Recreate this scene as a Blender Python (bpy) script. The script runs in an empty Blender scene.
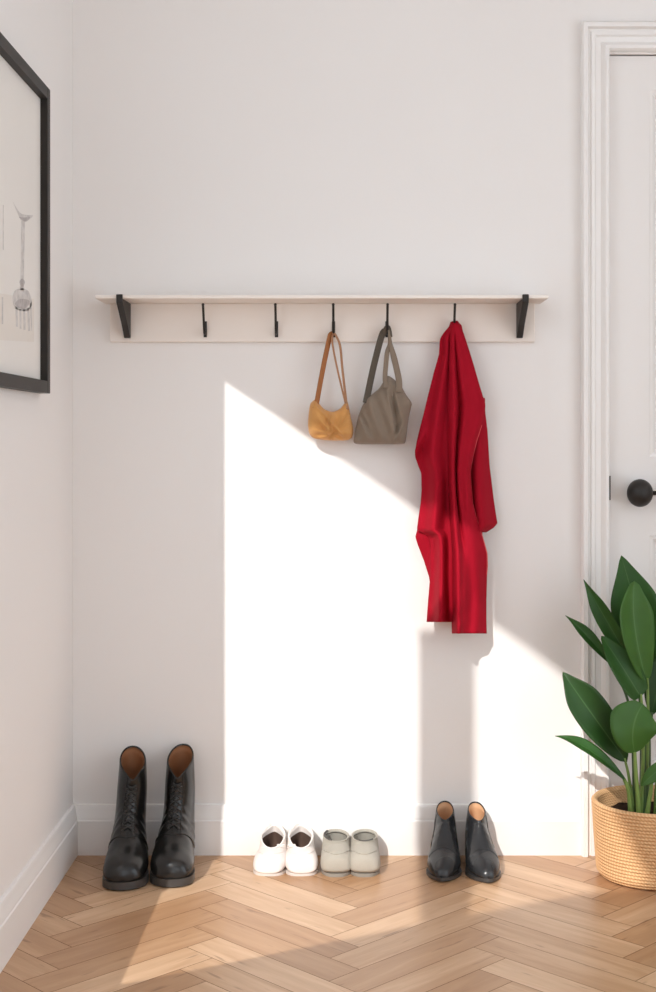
import bpy, bmesh, math, random
from mathutils import Vector, Matrix
from mathutils.geometry import delaunay_2d_cdt, tessellate_polygon

random.seed(7)
S = bpy.context.scene
COL = S.collection
PI = math.pi

# ------------------------------------------------------------------ camera model
D, F = 3.8, 1368.0
EYE = 1.149
VX, VY = 350.0, 440.0


def at(px, py, y):
    s = F / (D + y)
    return Vector(((px - VX) / s, y, EYE - (py - VY) / s))


# ------------------------------------------------------------------ object helpers
def link(name, me, parent=None, kind=None):
    o = bpy.data.objects.new(name, me)
    COL.objects.link(o)
    if parent is not None:
        o.parent = parent
    if kind:
        o['kind'] = kind
    return o


def obj(name, verts, faces, mat, parent=None, kind=None, smooth=True, fm=None):
    me = bpy.data.meshes.new(name)
    me.from_pydata([tuple(v) for v in verts], [], faces)
    me.validate()
    if isinstance(mat, (list, tuple)):
        for m in mat:
            me.materials.append(m)
    else:
        me.materials.append(mat)
    if fm:
        for p, k in zip(me.polygons, fm):
            p.material_index = k
    bm = bmesh.new()
    bm.from_mesh(me)
    bmesh.ops.recalc_face_normals(bm, faces=bm.faces)
    bm.to_mesh(me)
    bm.free()
    if smooth:
        for p in me.polygons:
            p.use_smooth = True
    return link(name, me, parent, kind)


def empty(name, loc, label, cat, rz=0.0, group=None):
    o = bpy.data.objects.new(name, None)
    COL.objects.link(o)
    o.location = loc
    o.rotation_euler = (0, 0, rz)
    o.empty_display_size = 0.05
    o['label'] = label
    o['category'] = cat
    if group:
        o['group'] = group
    return o


def sharp(o, deg=35):
    me = o.data
    bm = bmesh.new()
    bm.from_mesh(me)
    lim = math.radians(deg)
    for e in bm.edges:
        if len(e.link_faces) == 2 and e.calc_face_angle(0) > lim:
            e.smooth = False
    bm.to_mesh(me)
    bm.free()
    return o


def bevel(o, w, n=2, deg=40):
    m = o.modifiers.new('bevel', 'BEVEL')
    m.width = w
    m.segments = n
    m.limit_method = 'ANGLE'
    m.angle_limit = math.radians(deg)
    return o


def subsurf(o, n=1):
    m = o.modifiers.new('subsurf', 'SUBSURF')
    m.levels = n
    m.render_levels = n
    return o


def solidify(o, t, off=0.0):
    m = o.modifiers.new('solid', 'SOLIDIFY')
    m.thickness = t
    m.offset = off
    return o


class MB:
    def __init__(self):
        self.v, self.f = [], []

    def add(self, vs, fs):
        n = len(self.v)
        self.v += [Vector(p) for p in vs]
        self.f += [tuple(i + n for i in f) for f in fs]
        return self

    def box(self, a, b):
        (x0, y0, z0), (x1, y1, z1) = a, b
        vs = [(x0, y0, z0), (x1, y0, z0), (x1, y1, z0), (x0, y1, z0),
              (x0, y0, z1), (x1, y0, z1), (x1, y1, z1), (x0, y1, z1)]
        return self.add(vs, [(0, 3, 2, 1), (4, 5, 6, 7), (0, 1, 5, 4), (1, 2, 6, 5), (2, 3, 7, 6), (3, 0, 4, 7)])

    def rings(self, rings, cap0=True, cap1=True, closed=True):
        n = len(rings[0])
        vs = [p for r in rings for p in r]
        fs = []
        for i in range(len(rings) - 1):
            for j in range(n if closed else n - 1):
                k = (j + 1) % n
                fs.append((i * n + j, i * n + k, (i + 1) * n + k, (i + 1) * n + j))
        if cap0:
            fs.append(tuple(range(n - 1, -1, -1)))
        if cap1:
            fs.append(tuple((len(rings) - 1) * n + j for j in range(n)))
        return self.add(vs, fs)

    def tube(self, pts, r, n=8, caps=True):
        pts = [Vector(p) for p in pts]
        rr = r if isinstance(r, (list, tuple)) else [r] * len(pts)
        rings = []
        up = Vector((0.13, 0.31, 0.94)).normalized()
        prev = None
        for i, p in enumerate(pts):
            t = (pts[min(i + 1, len(pts) - 1)] - pts[max(i - 1, 0)]).normalized()
            if prev is None:
                a = t.cross(up)
                if a.length < 1e-3:
                    a = t.cross(Vector((1, 0, 0)))
                a.normalize()
            else:
                a = prev - t * prev.dot(t)
                a.normalize()
            prev = a
            b = t.cross(a)
            rings.append([p + (a * math.cos(2 * PI * k / n) + b * math.sin(2 * PI * k / n)) * rr[i] for k in range(n)])
        return self.rings(rings, caps, caps)

    def ribbon(self, pts, wdirs, widths, thick):
        pts = [Vector(p) for p in pts]
        rings = []
        for i, p in enumerate(pts):
            t = (pts[min(i + 1, len(pts) - 1)] - pts[max(i - 1, 0)]).normalized()
            w = Vector(wdirs[i])
            w = (w - t * w.dot(t)).normalized()
            nrm = t.cross(w)
            h = widths[i] / 2
            k = thick / 2
            rings.append([p + w * h * c + nrm * k * d for c, d in
                          ((-1, -.5), (-.8, -1), (.8, -1), (1, -.5), (1, .5), (.8, 1), (-.8, 1), (-1, .5))])
        return self.rings(rings)

    def lathe(self, prof, center, n=48, axis='z'):
        c = Vector(center)
        rings = []
        for r, h in prof:
            ring = []
            for k in range(n):
                a = 2 * PI * k / n
                if axis == 'z':
                    ring.append(c + Vector((r * math.cos(a), r * math.sin(a), h)))
                elif axis == 'y':
                    ring.append(c + Vector((r * math.cos(a), h, r * math.sin(a))))
                else:
                    ring.append(c + Vector((h, r * math.cos(a), r * math.sin(a))))
            rings.append(ring)
        return self.rings(rings, True, True)

    def prism(self, poly, axis, a, b):
        """poly: 2D points; axis 'x': poly is (y,z) and extruded in x; 'y': (x,z); 'z': (x,y)"""
        n = len(poly)

        def P(p, t):
            return {'x': (t, p[0], p[1]), 'y': (p[0], t, p[1]), 'z': (p[0], p[1], t)}[axis]
        vs = [P(p, a) for p in poly] + [P(p, b) for p in poly]
        fs = [tuple(range(n)), tuple(range(2 * n - 1, n - 1, -1))]
        fs += [(i, (i + 1) % n, n + (i + 1) % n, n + i) for i in range(n)]
        return self.add(vs, fs)

    def build(self, name, mat, parent=None, kind=None, smooth=True, sharp_deg=None):
        o = obj(name, self.v, self.f, mat, parent, kind, smooth)
        if sharp_deg:
            sharp(o, sharp_deg)
        return o


def crom(pts, n, closed=False):
    """Catmull-Rom resample of a list of tuples to about n points per span."""
    out = []
    m = len(pts)
    spans = m if closed else m - 1
    for i in range(spans):
        if closed:
            p0, p1, p2, p3 = pts[(i - 1) % m], pts[i], pts[(i + 1) % m], pts[(i + 2) % m]
        else:
            p0, p1, p2, p3 = pts[max(i - 1, 0)], pts[i], pts[i + 1], pts[min(i + 2, m - 1)]
        for k in range(n):
            t = k / n
            out.append(tuple(0.5 * ((2 * b) + (c - a) * t + (2 * a - 5 * b + 4 * c - d) * t * t + (3 * b - a - 3 * c + d) * t ** 3)
                             for a, b, c, d in zip(p0, p1, p2, p3)))
    if not closed:
        out.append(tuple(pts[-1]))
    return out


# ------------------------------------------------------------------ materials
def mat(name, color, rough=0.6, spec=0.5, bump=0.0, bscale=200.0, var=0.0, vscale=6.0, sheen=0.0, coat=0.0,
        stretch=None, trans=0.0, metal=0.0):
    m = bpy.data.materials.new(name)
    m.use_nodes = True
    nt = m.node_tree
    b = nt.nodes['Principled BSDF']
    b.inputs['Base Color'].default_value = (*color, 1)
    b.inputs['Roughness'].default_value = rough
    b.inputs['Specular IOR Level'].default_value = spec
    b.inputs['Sheen Weight'].default_value = sheen
    b.inputs['Coat Weight'].default_value = coat
    b.inputs['Metallic'].default_value = metal
    tc = nt.nodes.new('ShaderNodeTexCoord')
    src = tc.outputs['Object']
    if stretch:
        mp = nt.nodes.new('ShaderNodeMapping')
        mp.inputs['Scale'].default_value = stretch
        nt.links.new(src, mp.inputs['Vector'])
        src = mp.outputs['Vector']
    if var:
        n = nt.nodes.new('ShaderNodeTexNoise')
        n.inputs['Scale'].default_value = vscale
        n.inputs['Detail'].default_value = 5
        nt.links.new(src, n.inputs['Vector'])
        mx = nt.nodes.new('ShaderNodeMix')
        mx.data_type = 'RGBA'
        mx.inputs[6].default_value = (*[c * (1 - var) for c in color], 1)
        mx.inputs[7].default_value = (*[min(1, c * (1 + var)) for c in color], 1)
        nt.links.new(n.outputs['Fac'], mx.inputs[0])
        nt.links.new(mx.outputs[2], b.inputs['Base Color'])
    if bump:
        n = nt.nodes.new('ShaderNodeTexNoise')
        n.inputs['Scale'].default_value = bscale
        n.inputs['Detail'].default_value = 3
        nt.links.new(src, n.inputs['Vector'])
        bp = nt.nodes.new('ShaderNodeBump')
        bp.inputs['Strength'].default_value = bump
        bp.inputs['Distance'].default_value = 0.002
        nt.links.new(n.outputs['Fac'], bp.inputs['Height'])
        nt.links.new(bp.outputs['Normal'], b.inputs['Normal'])
    return m


M = dict(
    wall=mat('wall_paint', (.81, .79, .775), .85, .2, .06, 160, .012, 1.5),
    trim=mat('trim_paint', (.83, .815, .80), .5, .35, .02, 60),
    door=mat('door_paint', (.80, .78, .765), .5, .35, .02, 60),
    ceiling=mat('ceiling_paint', (.85, .84, .83), .9, .2, .04, 100),
    shelf=mat('shelf_paint', (.86, .80, .745), .5, .35, .03, 40, .02, 3, stretch=(1, 8, 8)),
    back=mat('board_paint', (.82, .755, .70), .6, .3, .03, 40, .02, 3, stretch=(1, 8, 8)),
    iron=mat('black_iron', (.018, .015, .013), .5, .4, .08, 300),
    frame=mat('frame_black', (.022, .018, .015), .5, .3, .1, 60, .15, 8, stretch=(1, 1, 6)),
    paper=mat('art_paper', (.78, .755, .72), .9, .1, .05, 400, .015, 8),
    tint=mat('art_wash', (.74, .70, .65), .9, .1, 0, 1, .03, 30),
    pencil=mat('art_pencil', (.60, .575, .555), .9, .1, 0, 1, .35, 60),
    pencil_dark=mat('art_pencil_dark', (.46, .43, .42), .9, .1, 0, 1, .4, 70),
    suede=mat('mustard_suede', (.60, .30, .095), .75, .25, .25, 260, .12, 40, sheen=.15),
    suede_dark=mat('rust_leather', (.33, .125, .040), .6, .3, .15, 260, .1, 40),
    strap_pink=mat('tan_leather', (.42, .22, .12), .6, .3, .15, 260, .1, 40),
    canvas=mat('taupe_canvas', (.225, .175, .132), .85, .2, .35, 420, .08, 40, sheen=.15),
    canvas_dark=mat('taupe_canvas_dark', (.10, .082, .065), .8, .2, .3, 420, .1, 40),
    red=mat('red_cloth', (.34, .004, .017), .8, .12, .18, 500, .06, 20),
    hem=mat('red_hem', (.72, .10, .11), .8, .2, .1, 400),
    boot=mat('black_leather', (.009, .0085, .008), .26, .5, .08, 90, .3, 20),
    boot2=mat('black_leather_smooth', (.019, .020, .022), .27, .5, .07, 90, .3, 20),
    tan=mat('tan_lining', (.24, .10, .042), .6, .3, .1, 200, .1, 30),
    tan2=mat('pale_lining', (.62, .36, .20), .6, .3, .1, 200, .1, 30),
    rubber=mat('black_rubber', (.05, .047, .045), .35, .5, .06, 200),
    lace=mat('black_lace', (.02, .019, .018), .45, .5, .2, 600),
    white=mat('white_leather', (.80, .745, .71), .6, .3, .10, 140, .03, 20),
    white_in=mat('dark_lining', (.10, .062, .048), .85, .2, .1, 200),
    grey=mat('greige_suede', (.40, .37, .315), .8, .2, .2, 260, .06, 40, sheen=.1),
    grey_in=mat('grey_lining', (.34, .32, .28), .85, .2, .1, 200),
    grey_dark=mat('greige_piping', (.085, .08, .075), .8, .2, .1, 200),
    sole_w=mat('white_rubber', (.66, .615, .575), .6, .3, .05, 200),
    sole_g=mat('grey_rubber', (.27, .245, .21), .7, .3, .05, 200),
    soil=mat('soil', (.035, .022, .014), .95, .1, 1.0, 60, .5, 60),
    stem=mat('plant_stem', (.18, .28, .07), .5, .4, .05, 100, .25, 20, stretch=(1, 1, .2)),
    stem_dark=mat('plant_stem_dark', (.05, .10, .028), .5, .4, .05, 100, .25, 20, stretch=(1, 1, .2)),
)


def leaf_mat(name, base, vein):
    m = mat(name, base, .38, .32)
    nt = m.node_tree
    b = nt.nodes['Principled BSDF']
    uv = nt.nodes.new('ShaderNodeUVMap')
    sep = nt.nodes.new('ShaderNodeSeparateXYZ')
    nt.links.new(uv.outputs['UV'], sep.inputs[0])
    # distance from the midrib
    sub = nt.nodes.new('ShaderNodeMath'); sub.operation = 'SUBTRACT'; sub.inputs[1].default_value = .5
    ab = nt.nodes.new('ShaderNodeMath'); ab.operation = 'ABSOLUTE'
    nt.links.new(sep.outputs['X'], sub.inputs[0]); nt.links.new(sub.outputs[0], ab.inputs[0])
    rib = nt.nodes.new('ShaderNodeMapRange')
    rib.inputs['From Min'].default_value = .006; rib.inputs['From Max'].default_value = .022
    rib.inputs['To Min'].default_value = 1; rib.inputs['To Max'].default_value = 0
    nt.links.new(ab.outputs[0], rib.inputs['Value'])
    # side veins
    mp = nt.nodes.new('ShaderNodeMath'); mp.operation = 'MULTIPLY_ADD'; mp.inputs[1].default_value = -1.1
    nt.links.new(ab.outputs[0], mp.inputs[0]); nt.links.new(sep.outputs['Y'], mp.inputs[2])
    ml = nt.nodes.new('ShaderNodeMath'); ml.operation = 'MULTIPLY'; ml.inputs[1].default_value = 190
    nt.links.new(mp.outputs[0], ml.inputs[0])
    sn = nt.nodes.new('ShaderNodeMath'); sn.operation = 'SINE'
    nt.links.new(ml.outputs[0], sn.inputs[0])
    ns = nt.nodes.new('ShaderNodeTexNoise'); ns.inputs['Scale'].default_value = 18
    tc = nt.nodes.new('ShaderNodeTexCoord')
    nt.links.new(tc.outputs['Object'], ns.inputs['Vector'])
    mx = nt.nodes.new('ShaderNodeMix'); mx.data_type = 'RGBA'
    mx.inputs[6].default_value = (*[c * .75 for c in base], 1)
    mx.inputs[7].default_value = (*[c * 1.25 for c in base], 1)
    nt.links.new(ns.outputs['Fac'], mx.inputs[0])
    m2 = nt.nodes.new('ShaderNodeMix'); m2.data_type = 'RGBA'
    m2.inputs[7].default_value = (*vein, 1)
    nt.links.new(mx.outputs[2], m2.inputs[6]); nt.links.new(rib.outputs[0], m2.inputs[0])
    nt.links.new(m2.outputs[2], b.inputs['Base Color'])
    bp = nt.nodes.new('ShaderNodeBump'); bp.inputs['Strength'].default_value = .12; bp.inputs['Distance'].default_value = .001
    nt.links.new(sn.outputs[0], bp.inputs['Height']); nt.links.new(bp.outputs['Normal'], b.inputs['Normal'])
    # leaves let some light through
    tr = nt.nodes.new('ShaderNodeBsdfTranslucent')
    tr.inputs['Color'].default_value = (base[0] * 1.6, base[1] * 1.6, base[2], 1)
    ms = nt.nodes.new('ShaderNodeMixShader'); ms.inputs[0].default_value = .18
    out = nt.nodes['Material Output']
    nt.links.new(b.outputs[0], ms.inputs[1]); nt.links.new(tr.outputs[0], ms.inputs[2]); nt.links.new(ms.outputs[0], out.inputs[0])
    return m


M['leaf'] = leaf_mat('leaf_green', (.030, .098, .017), (.07, .17, .045))
M['leaf_light'] = leaf_mat('leaf_light_green', (.056, .150, .026), (.10, .22, .055))
M['leaf_dark'] = leaf_mat('leaf_dark_green', (.019, .062, .011), (.055, .13, .035))


def wood_floor():
    m = bpy.data.materials.new('oak_herringbone')
    m.use_nodes = True
    nt = m.node_tree
    b = nt.nodes['Principled BSDF']
    b.inputs['Roughness'].default_value = .34
    b.inputs['Specular IOR Level'].default_value = .5
    at_ = nt.nodes.new('ShaderNodeAttribute'); at_.attribute_name = 'tone'
    uv = nt.nodes.new('ShaderNodeUVMap')
    mp = nt.nodes.new('ShaderNodeMapping'); mp.inputs['Scale'].default_value = (3.0, 26, 1)
    nt.links.new(uv.outputs['UV'], mp.inputs['Vector'])
    n1 = nt.nodes.new('ShaderNodeTexNoise'); n1.inputs['Scale'].default_value = 1; n1.inputs['Detail'].default_value = 6
    n1.inputs['Distortion'].default_value = .8
    nt.links.new(mp.outputs[0], n1.inputs['Vector'])
    mp2 = nt.nodes.new('ShaderNodeMapping'); mp2.inputs['Scale'].default_value = (14, 260, 1)
    nt.links.new(uv.outputs['UV'], mp2.inputs['Vector'])
    n2 = nt.nodes.new('ShaderNodeTexNoise'); n2.inputs['Scale'].default_value = 1; n2.inputs['Detail'].default_value = 3
    nt.links.new(mp2.outputs[0], n2.inputs['Vector'])
    ramp = nt.nodes.new('ShaderNodeValToRGB')
    cr = ramp.color_ramp
    cr.elements[0].position = 0; cr.elements[0].color = (.37, .195, .095, 1)
    cr.elements[1].position = 1; cr.elements[1].color = (.70, .48, .305, 1)
    e = cr.elements.new(.5); e.color = (.50, .295, .160, 1)
    # tone + grain
    a = nt.nodes.new('ShaderNodeMath'); a.operation = 'MULTIPLY_ADD'; a.inputs[1].default_value = .62
    c = nt.nodes.new('ShaderNodeMath'); c.operation = 'MULTIPLY_ADD'; c.inputs[1].default_value = .95; c.inputs[2].default_value = -.28
    nt.links.new(n1.outputs['Fac'], c.inputs[0])
    nt.links.new(at_.outputs['Fac'], a.inputs[0]); nt.links.new(c.outputs[0], a.inputs[2])
    d = nt.nodes.new('ShaderNodeMath'); d.operation = 'MULTIPLY_ADD'; d.inputs[1].default_value = .22
    nt.links.new(n2.outputs['Fac'], d.inputs[0])
    nt.links.new(a.outputs[0], d.inputs[2])
    sb = nt.nodes.new('ShaderNodeMath'); sb.operation = 'SUBTRACT'; sb.inputs[1].default_value = .11
    nt.links.new(d.outputs[0], sb.inputs[0])
    nt.links.new(sb.outputs[0], ramp.inputs['Fac'])
    # sparse dark flecks and knots along the grain
    mp3 = nt.nodes.new('ShaderNodeMapping'); mp3.inputs['Scale'].default_value = (9, 60, 1)
    nt.links.new(uv.outputs['UV'], mp3.inputs['Vector'])
    n3 = nt.nodes.new('ShaderNodeTexNoise'); n3.inputs['Scale'].default_value = 1; n3.inputs['Detail'].default_value = 2
    nt.links.new(mp3.outputs[0], n3.inputs['Vector'])
    mr = nt.nodes.new('ShaderNodeMapRange')
    mr.inputs['From Min'].default_value = .65; mr.inputs['From Max'].default_value = .74
    nt.links.new(n3.outputs['Fac'], mr.inputs['Value'])
    mk = nt.nodes.new('ShaderNodeMath'); mk.operation = 'MULTIPLY'; mk.inputs[1].default_value = .5
    nt.links.new(mr.outputs[0], mk.inputs[0])
    mx = nt.nodes.new('ShaderNodeMix'); mx.data_type = 'RGBA'; mx.inputs[7].default_value = (.16, .065, .025, 1)
    nt.links.new(mk.outputs[0], mx.inputs[0]); nt.links.new(ramp.outputs[0], mx.inputs[6])
    nt.links.new(mx.outputs[2], b.inputs['Base Color'])
    bp = nt.nodes.new('ShaderNodeBump'); bp.inputs['Strength'].default_value = .12; bp.inputs['Distance'].default_value = .001
    nt.links.new(n2.outputs['Fac'], bp.inputs['Height']); nt.links.new(bp.outputs['Normal'], b.inputs['Normal'])
    return m


M['wood'] = wood_floor()
M['gap'] = mat('floor_gap', (.13, .058, .024), .9, .1)


def basket_mat():
    m = mat('seagrass', (.50, .30, .145), .75, .25)
    nt = m.node_tree
    b = nt.nodes['Principled BSDF']
    uv = nt.nodes.new('ShaderNodeUVMap')
    mp = nt.nodes.new('ShaderNodeMapping'); mp.inputs['Scale'].default_value = (1, 1, 1)
    nt.links.new(uv.outputs['UV'], mp.inputs['Vector'])
    w = nt.nodes.new('ShaderNodeTexWave'); w.wave_type = 'BANDS'; w.bands_direction = 'DIAGONAL'
    w.inputs['Scale'].default_value = 1.0; w.inputs['Distortion'].default_value = .8
    mp.inputs['Scale'].default_value = (21, 1.5, 1)
    nt.links.new(mp.outputs[0], w.inputs['Vector'])
    n = nt.nodes.new('ShaderNodeTexNoise'); n.inputs['Scale'].default_value = 60
    tc = nt.nodes.new('ShaderNodeTexCoord'); nt.links.new(tc.outputs['Object'], n.inputs['Vector'])
    mx = nt.nodes.new('ShaderNodeMix'); mx.data_type = 'RGBA'
    mx.inputs[6].default_value = (.56, .305, .135, 1); mx.inputs[7].default_value = (.84, .55, .30, 1)
    ad = nt.nodes.new('ShaderNodeMath'); ad.operation = 'MULTIPLY_ADD'; ad.inputs[1].default_value = .5
    hl = nt.nodes.new('ShaderNodeMath'); hl.operation = 'MULTIPLY'; hl.inputs[1].default_value = .5
    nt.links.new(n.outputs['Fac'], hl.inputs[0])
    nt.links.new(w.outputs['Fac'], ad.inputs[0]); nt.links.new(hl.outputs[0], ad.inputs[2])
    nt.links.new(ad.outputs[0], mx.inputs[0]); nt.links.new(mx.outputs[2], b.inputs['Base Color'])
    bp = nt.nodes.new('ShaderNodeBump'); bp.inputs['Strength'].default_value = .35; bp.inputs['Distance'].default_value = .002
    nt.links.new(w.outputs['Fac'], bp.inputs['Height']); nt.links.new(bp.outputs['Normal'], b.inputs['Normal'])
    return m


M['basket'] = basket_mat()

# ------------------------------------------------------------------ the room
XL, XR, YR, ZC = -.770, 2.3, -6.6, 3.3          # left wall, right wall, rear wall, ceiling
DX0, DX1, DZ = .718, 1.54, 2.222                 # door opening


def herringbone():
    W, L = .092, .46
    ca, sa = math.cos(math.radians(45)), math.sin(math.radians(45))
    vs, fs, uvs, tones = [], [], [], []
    g = .0007

    def clip(poly, ax, lim, keep_less):
        out = []
        for i in range(len(poly)):
            a, b = poly[i], poly[(i + 1) % len(poly)]
            ina = (a[ax] <= lim) == keep_less
            inb = (b[ax] <= lim) == keep_less
            if ina:
                out.append(a)
            if ina != inb:
                t = (lim - a[ax]) / (b[ax] - a[ax])
                out.append(tuple(p + (q - p) * t for p, q in zip(a, b)))
        return out
    rnd = random.Random(11)
    for j in range(-14, 15):
        for i in range(-90, 90):
            for kind in (0, 1):
                ox, oy = i * W + j * L, i * W - j * L
                if kind == 0:
                    x0, y0, x1, y1 = ox, oy, ox + L, oy + W
                else:
                    x0, y0, x1, y1 = ox, oy + W, ox + W, oy + W + L
                x0 += g; y0 += g; x1 -= g; y1 -= g
                u0, v0 = rnd.random() * 40, rnd.random() * 40
                tone = rnd.random()
                cor = []
                for (x, y, u, v) in ((x0, y0, 0, 0), (x1, y0, 1, 0), (x1, y1, 1, 1), (x0, y1, 0, 1)):
                    if kind == 0:
                        uu, vv = (x - x0), (y - y0)
                    else:
                        uu, vv = (y - y0), (x - x0)
                    cor.append((x * ca - y * sa + .02, x * sa + y * ca - .05, uu + u0, vv + v0))
                cor = clip(cor, 0, XL - .02, False)
                if cor: cor = clip(cor, 0, XR + .02, True)
                if cor: cor = clip(cor, 1, YR, False)
                if cor: cor = clip(cor, 1, .03, True)
                if len(cor) < 3:
                    continue
                n = len(vs)
                vs += [(c[0], c[1], 0) for c in cor]
                fs.append(tuple(range(n, n + len(cor))))
                uvs += [(c[2], c[3]) for c in cor]
                tones += [tone] * len(cor)
    nb = len(vs)
    # the sub-floor seen in the joints
    a, b, c, d = XL - .1, XR + .1, YR - .1, .1
    vs += [(a, c, -.0012), (b, c, -.0012), (b, d, -.0012), (a, d, -.0012), (a, c, -.1), (b, c, -.1), (b, d, -.1), (a, d, -.1)]
    fm = [0] * len(fs)
    fs += [(nb, nb + 1, nb + 2, nb + 3), (nb + 4, nb + 7, nb + 6, nb + 5)]
    fm += [1, 1]
    for k in range(4):
        fs.append((nb + k, nb + 4 + k, nb + 4 + (k + 1) % 4, nb + (k + 1) % 4)); fm.append(1)
    me = bpy.data.meshes.new('floor')
    me.from_pydata(vs, [], fs)
    me.materials.append(M['wood']); me.materials.append(M['gap'])
    for p, k in zip(me.polygons, fm):
        p.material_index = k
    lay = me.uv_layers.new(name='UVMap')
    ta = me.attributes.new('tone', 'FLOAT', 'POINT')
    for k, t in enumerate(tones):
        ta.data[k].value = t
    for lp in me.loops:
        if lp.vertex_index < nb:
            lay.data[lp.index].uv = uvs[lp.vertex_index]
    link('floor', me, kind='structure')


herringbone()

# back wall with the door opening
mb = MB()
mb.box((XL - .1, 0, 0), (DX0, .12, ZC))
mb.box((DX0, 0, DZ), (DX1, .12, ZC))
mb.box((DX1, 0, 0), (XR + .1, .12, ZC))
mb.build('wall_back', M['wall'], kind='structure', smooth=False)

# left wall: sun enters by an added, unseen opening shaped to cut the lit patch
sunv = Vector((.40, 1.0, -.70))


def lit(px, py):
    """the point of the left wall's inner face whose sunbeam reaches photo point (px, py) of the back wall"""
    x, z = (px - VX) / 360.0, EYE - (py - VY) / 360.0
    t = (x - XL) / sunv.x
    return (-t * sunv.y, z - t * sunv.z)


def litf(px, py):
    """the same for a photo point of the floor"""
    sc = (py - VY) / EYE
    x, y = (px - VX) / sc, F / sc - D
    t = (x - XL) / sunv.x
    return (y - t * sunv.y, -t * sunv.z)


H1 = [lit(225, 382), lit(490, 559), lit(490, 622), lit(540, 657), lit(583, 690), lit(607, 712), lit(625, 837), litf(652, 889),
      litf(593, 891.5), litf(470, 915), lit(475, 855), lit(475, 630), lit(419, 630), lit(419, 855), litf(421, 924), litf(120, 985),
      (lit(225, 800)[0], litf(120, 985)[1] + .012)]  # outline of the added hole; the bar left in casts the shadow strip


def holed_wall(name, outer, holes, x0, x1, shift):
    loops = [outer] + holes
    vs, fs = [], []
    flat = [p for l in loops for p in l]
    n = len(flat)
    tri = tessellate_polygon([[Vector((p[0], p[1], 0)) for p in l] for l in loops])
    for (y, z) in flat:
        vs.append((x0, y, z))
    for li, l in enumerate(loops):
        for (y, z) in l:
            vs.append((x1, y + (shift[0] if li else 0), z + (shift[1] if li else 0)))
    for t in tri:
        fs.append(tuple(t)); fs.append(tuple(n + k for k in reversed(t)))
    k = 0
    for l in loops:
        m = len(l)
        for i in range(m):
            a, b = k + i, k + (i + 1) % m
            fs.append((a, b, n + b, n + a))
        k += m
    return obj(name, vs, fs, M['wall'], kind='structure', smooth=False)


tk = .06
holed_wall('wall_left', [(.12, 0), (YR - .1, 0), (YR - .1, ZC), (.12, ZC)], [H1], XL, XL - tk,
           (-tk / .4 * 1.0, tk / .4 * .7))
holed_wall('wall_right', [(.0, 0), (YR - .1, 0), (YR - .1, ZC), (.0, ZC)], [[(-1.3, .15), (-5.8, .15), (-5.8, 2.7), (-1.3, 2.7)]], XR, XR + .1, (0, 0))
MB().box((XL - .1, YR - .1, ZC), (XR + .1, .12, ZC + .1)).build('ceiling', M['ceiling'], kind='structure', smooth=False)
mb = MB()
mb.box((XL, YR - .1, 2.2), (XR, YR, ZC))
mb.box((XL, YR - .1, 0), (XL + .25, YR, 2.2))
mb.box((XR - 1.3, YR - .1, 0), (XR, YR, 2.2))
mb.build('wall_rear', M['wall'], kind='structure', smooth=False)

# skirting boards: a flat board with a stepped moulding on top
BP = [(0, 0), (.017, 0), (.017, .094), (.0145, .098), (.0145, .102), (.0135, .105), (.0125, .118), (.0095, .128), (.0095, .133), (.0075, .1375), (.004, .139), (0, .139)]
MB().prism([(-d, z) for d, z in BP], 'x', XL, .640).build('baseboard_back', M['trim'], kind='structure', sharp_deg=25)
mb = MB()
rings = [[(XL + d, y, z) for d, z in BP] for y in (-.0005, -1.6, -4.2, YR)]
mb.rings([[Vector(p) for p in r] for r in rings])
mb.build('baseboard_left', M['trim'], kind='structure', sharp_deg=25)

# door casing (architrave)
CP = [(-.007, 0), (-.007, .024), (-.002, .032), (.009, .032), (.013, .019), (.019, .016), (.021, .022), (.030, .022), (.033, .015),
      (.048, .014), (.052, .020), (.059, .027), (.067, .027), (.071, .020), (.0715, 0)]          # across, out of the wall
mb = MB()
x0, x1, zt = DX0 - .0715, DX1 + .0715, DZ + .0755
path = [(x0, 0, 1, 0), (x0, zt, 1, -1), (x1, zt, -1, -1), (x1, 0, -1, 0)]
rings = [[Vector((px + c * dx, -t, pz + c * dz)) for c, t in CP] for px, pz, dx, dz in path]
mb.rings(rings)
mb.build('trim_1', M['trim'], kind='structure', sharp_deg=20)

# the door: slab with two columns of recessed panels
door = bpy.data.objects.new('door_1', None)
COL.objects.link(door)
door['kind'] = 'structure'
yf = .012
panels = []
for (a, b) in ((.834, 1.085), (1.175, 1.42)):
    panels += [(a, b, 1.102, 2.123), (a, b, .24, .883)]
mb = MB()
xs = sorted({DX0 + .002, DX1 - .002} | {p[0] for p in panels} | {p[1] for p in panels})
zs = sorted({.004, DZ - .003} | {p[2] for p in panels} | {p[3] for p in panels})
for i in range(len(xs) - 1):
    for j in range(len(zs) - 1):
        a, b, c, d = xs[i], xs[i + 1], zs[j], zs[j + 1]
        if (a, b, c, d) in panels:
            lv = [(0, 0), (.004, .003), (.010, .004), (.020, .015), (.024, .015)]
            rg = [[Vector((a + o, yf + t, c + o)), Vector((b - o, yf + t, c + o)), Vector((b - o, yf + t, d - o)), Vector((a + o, yf + t, d - o))] for o, t in lv]
            mb.rings(rg, False, True)
        else:
            mb.add([(a, yf, c), (b, yf, c), (b, yf, d), (a, yf, d)], [(0, 1, 2, 3)])
mb.box((DX0 + .002, yf + .034, .004), (DX1 - .002, yf + .045, DZ - .003))
o = mb.build('door_slab', M['door'], door, smooth=False)
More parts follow.
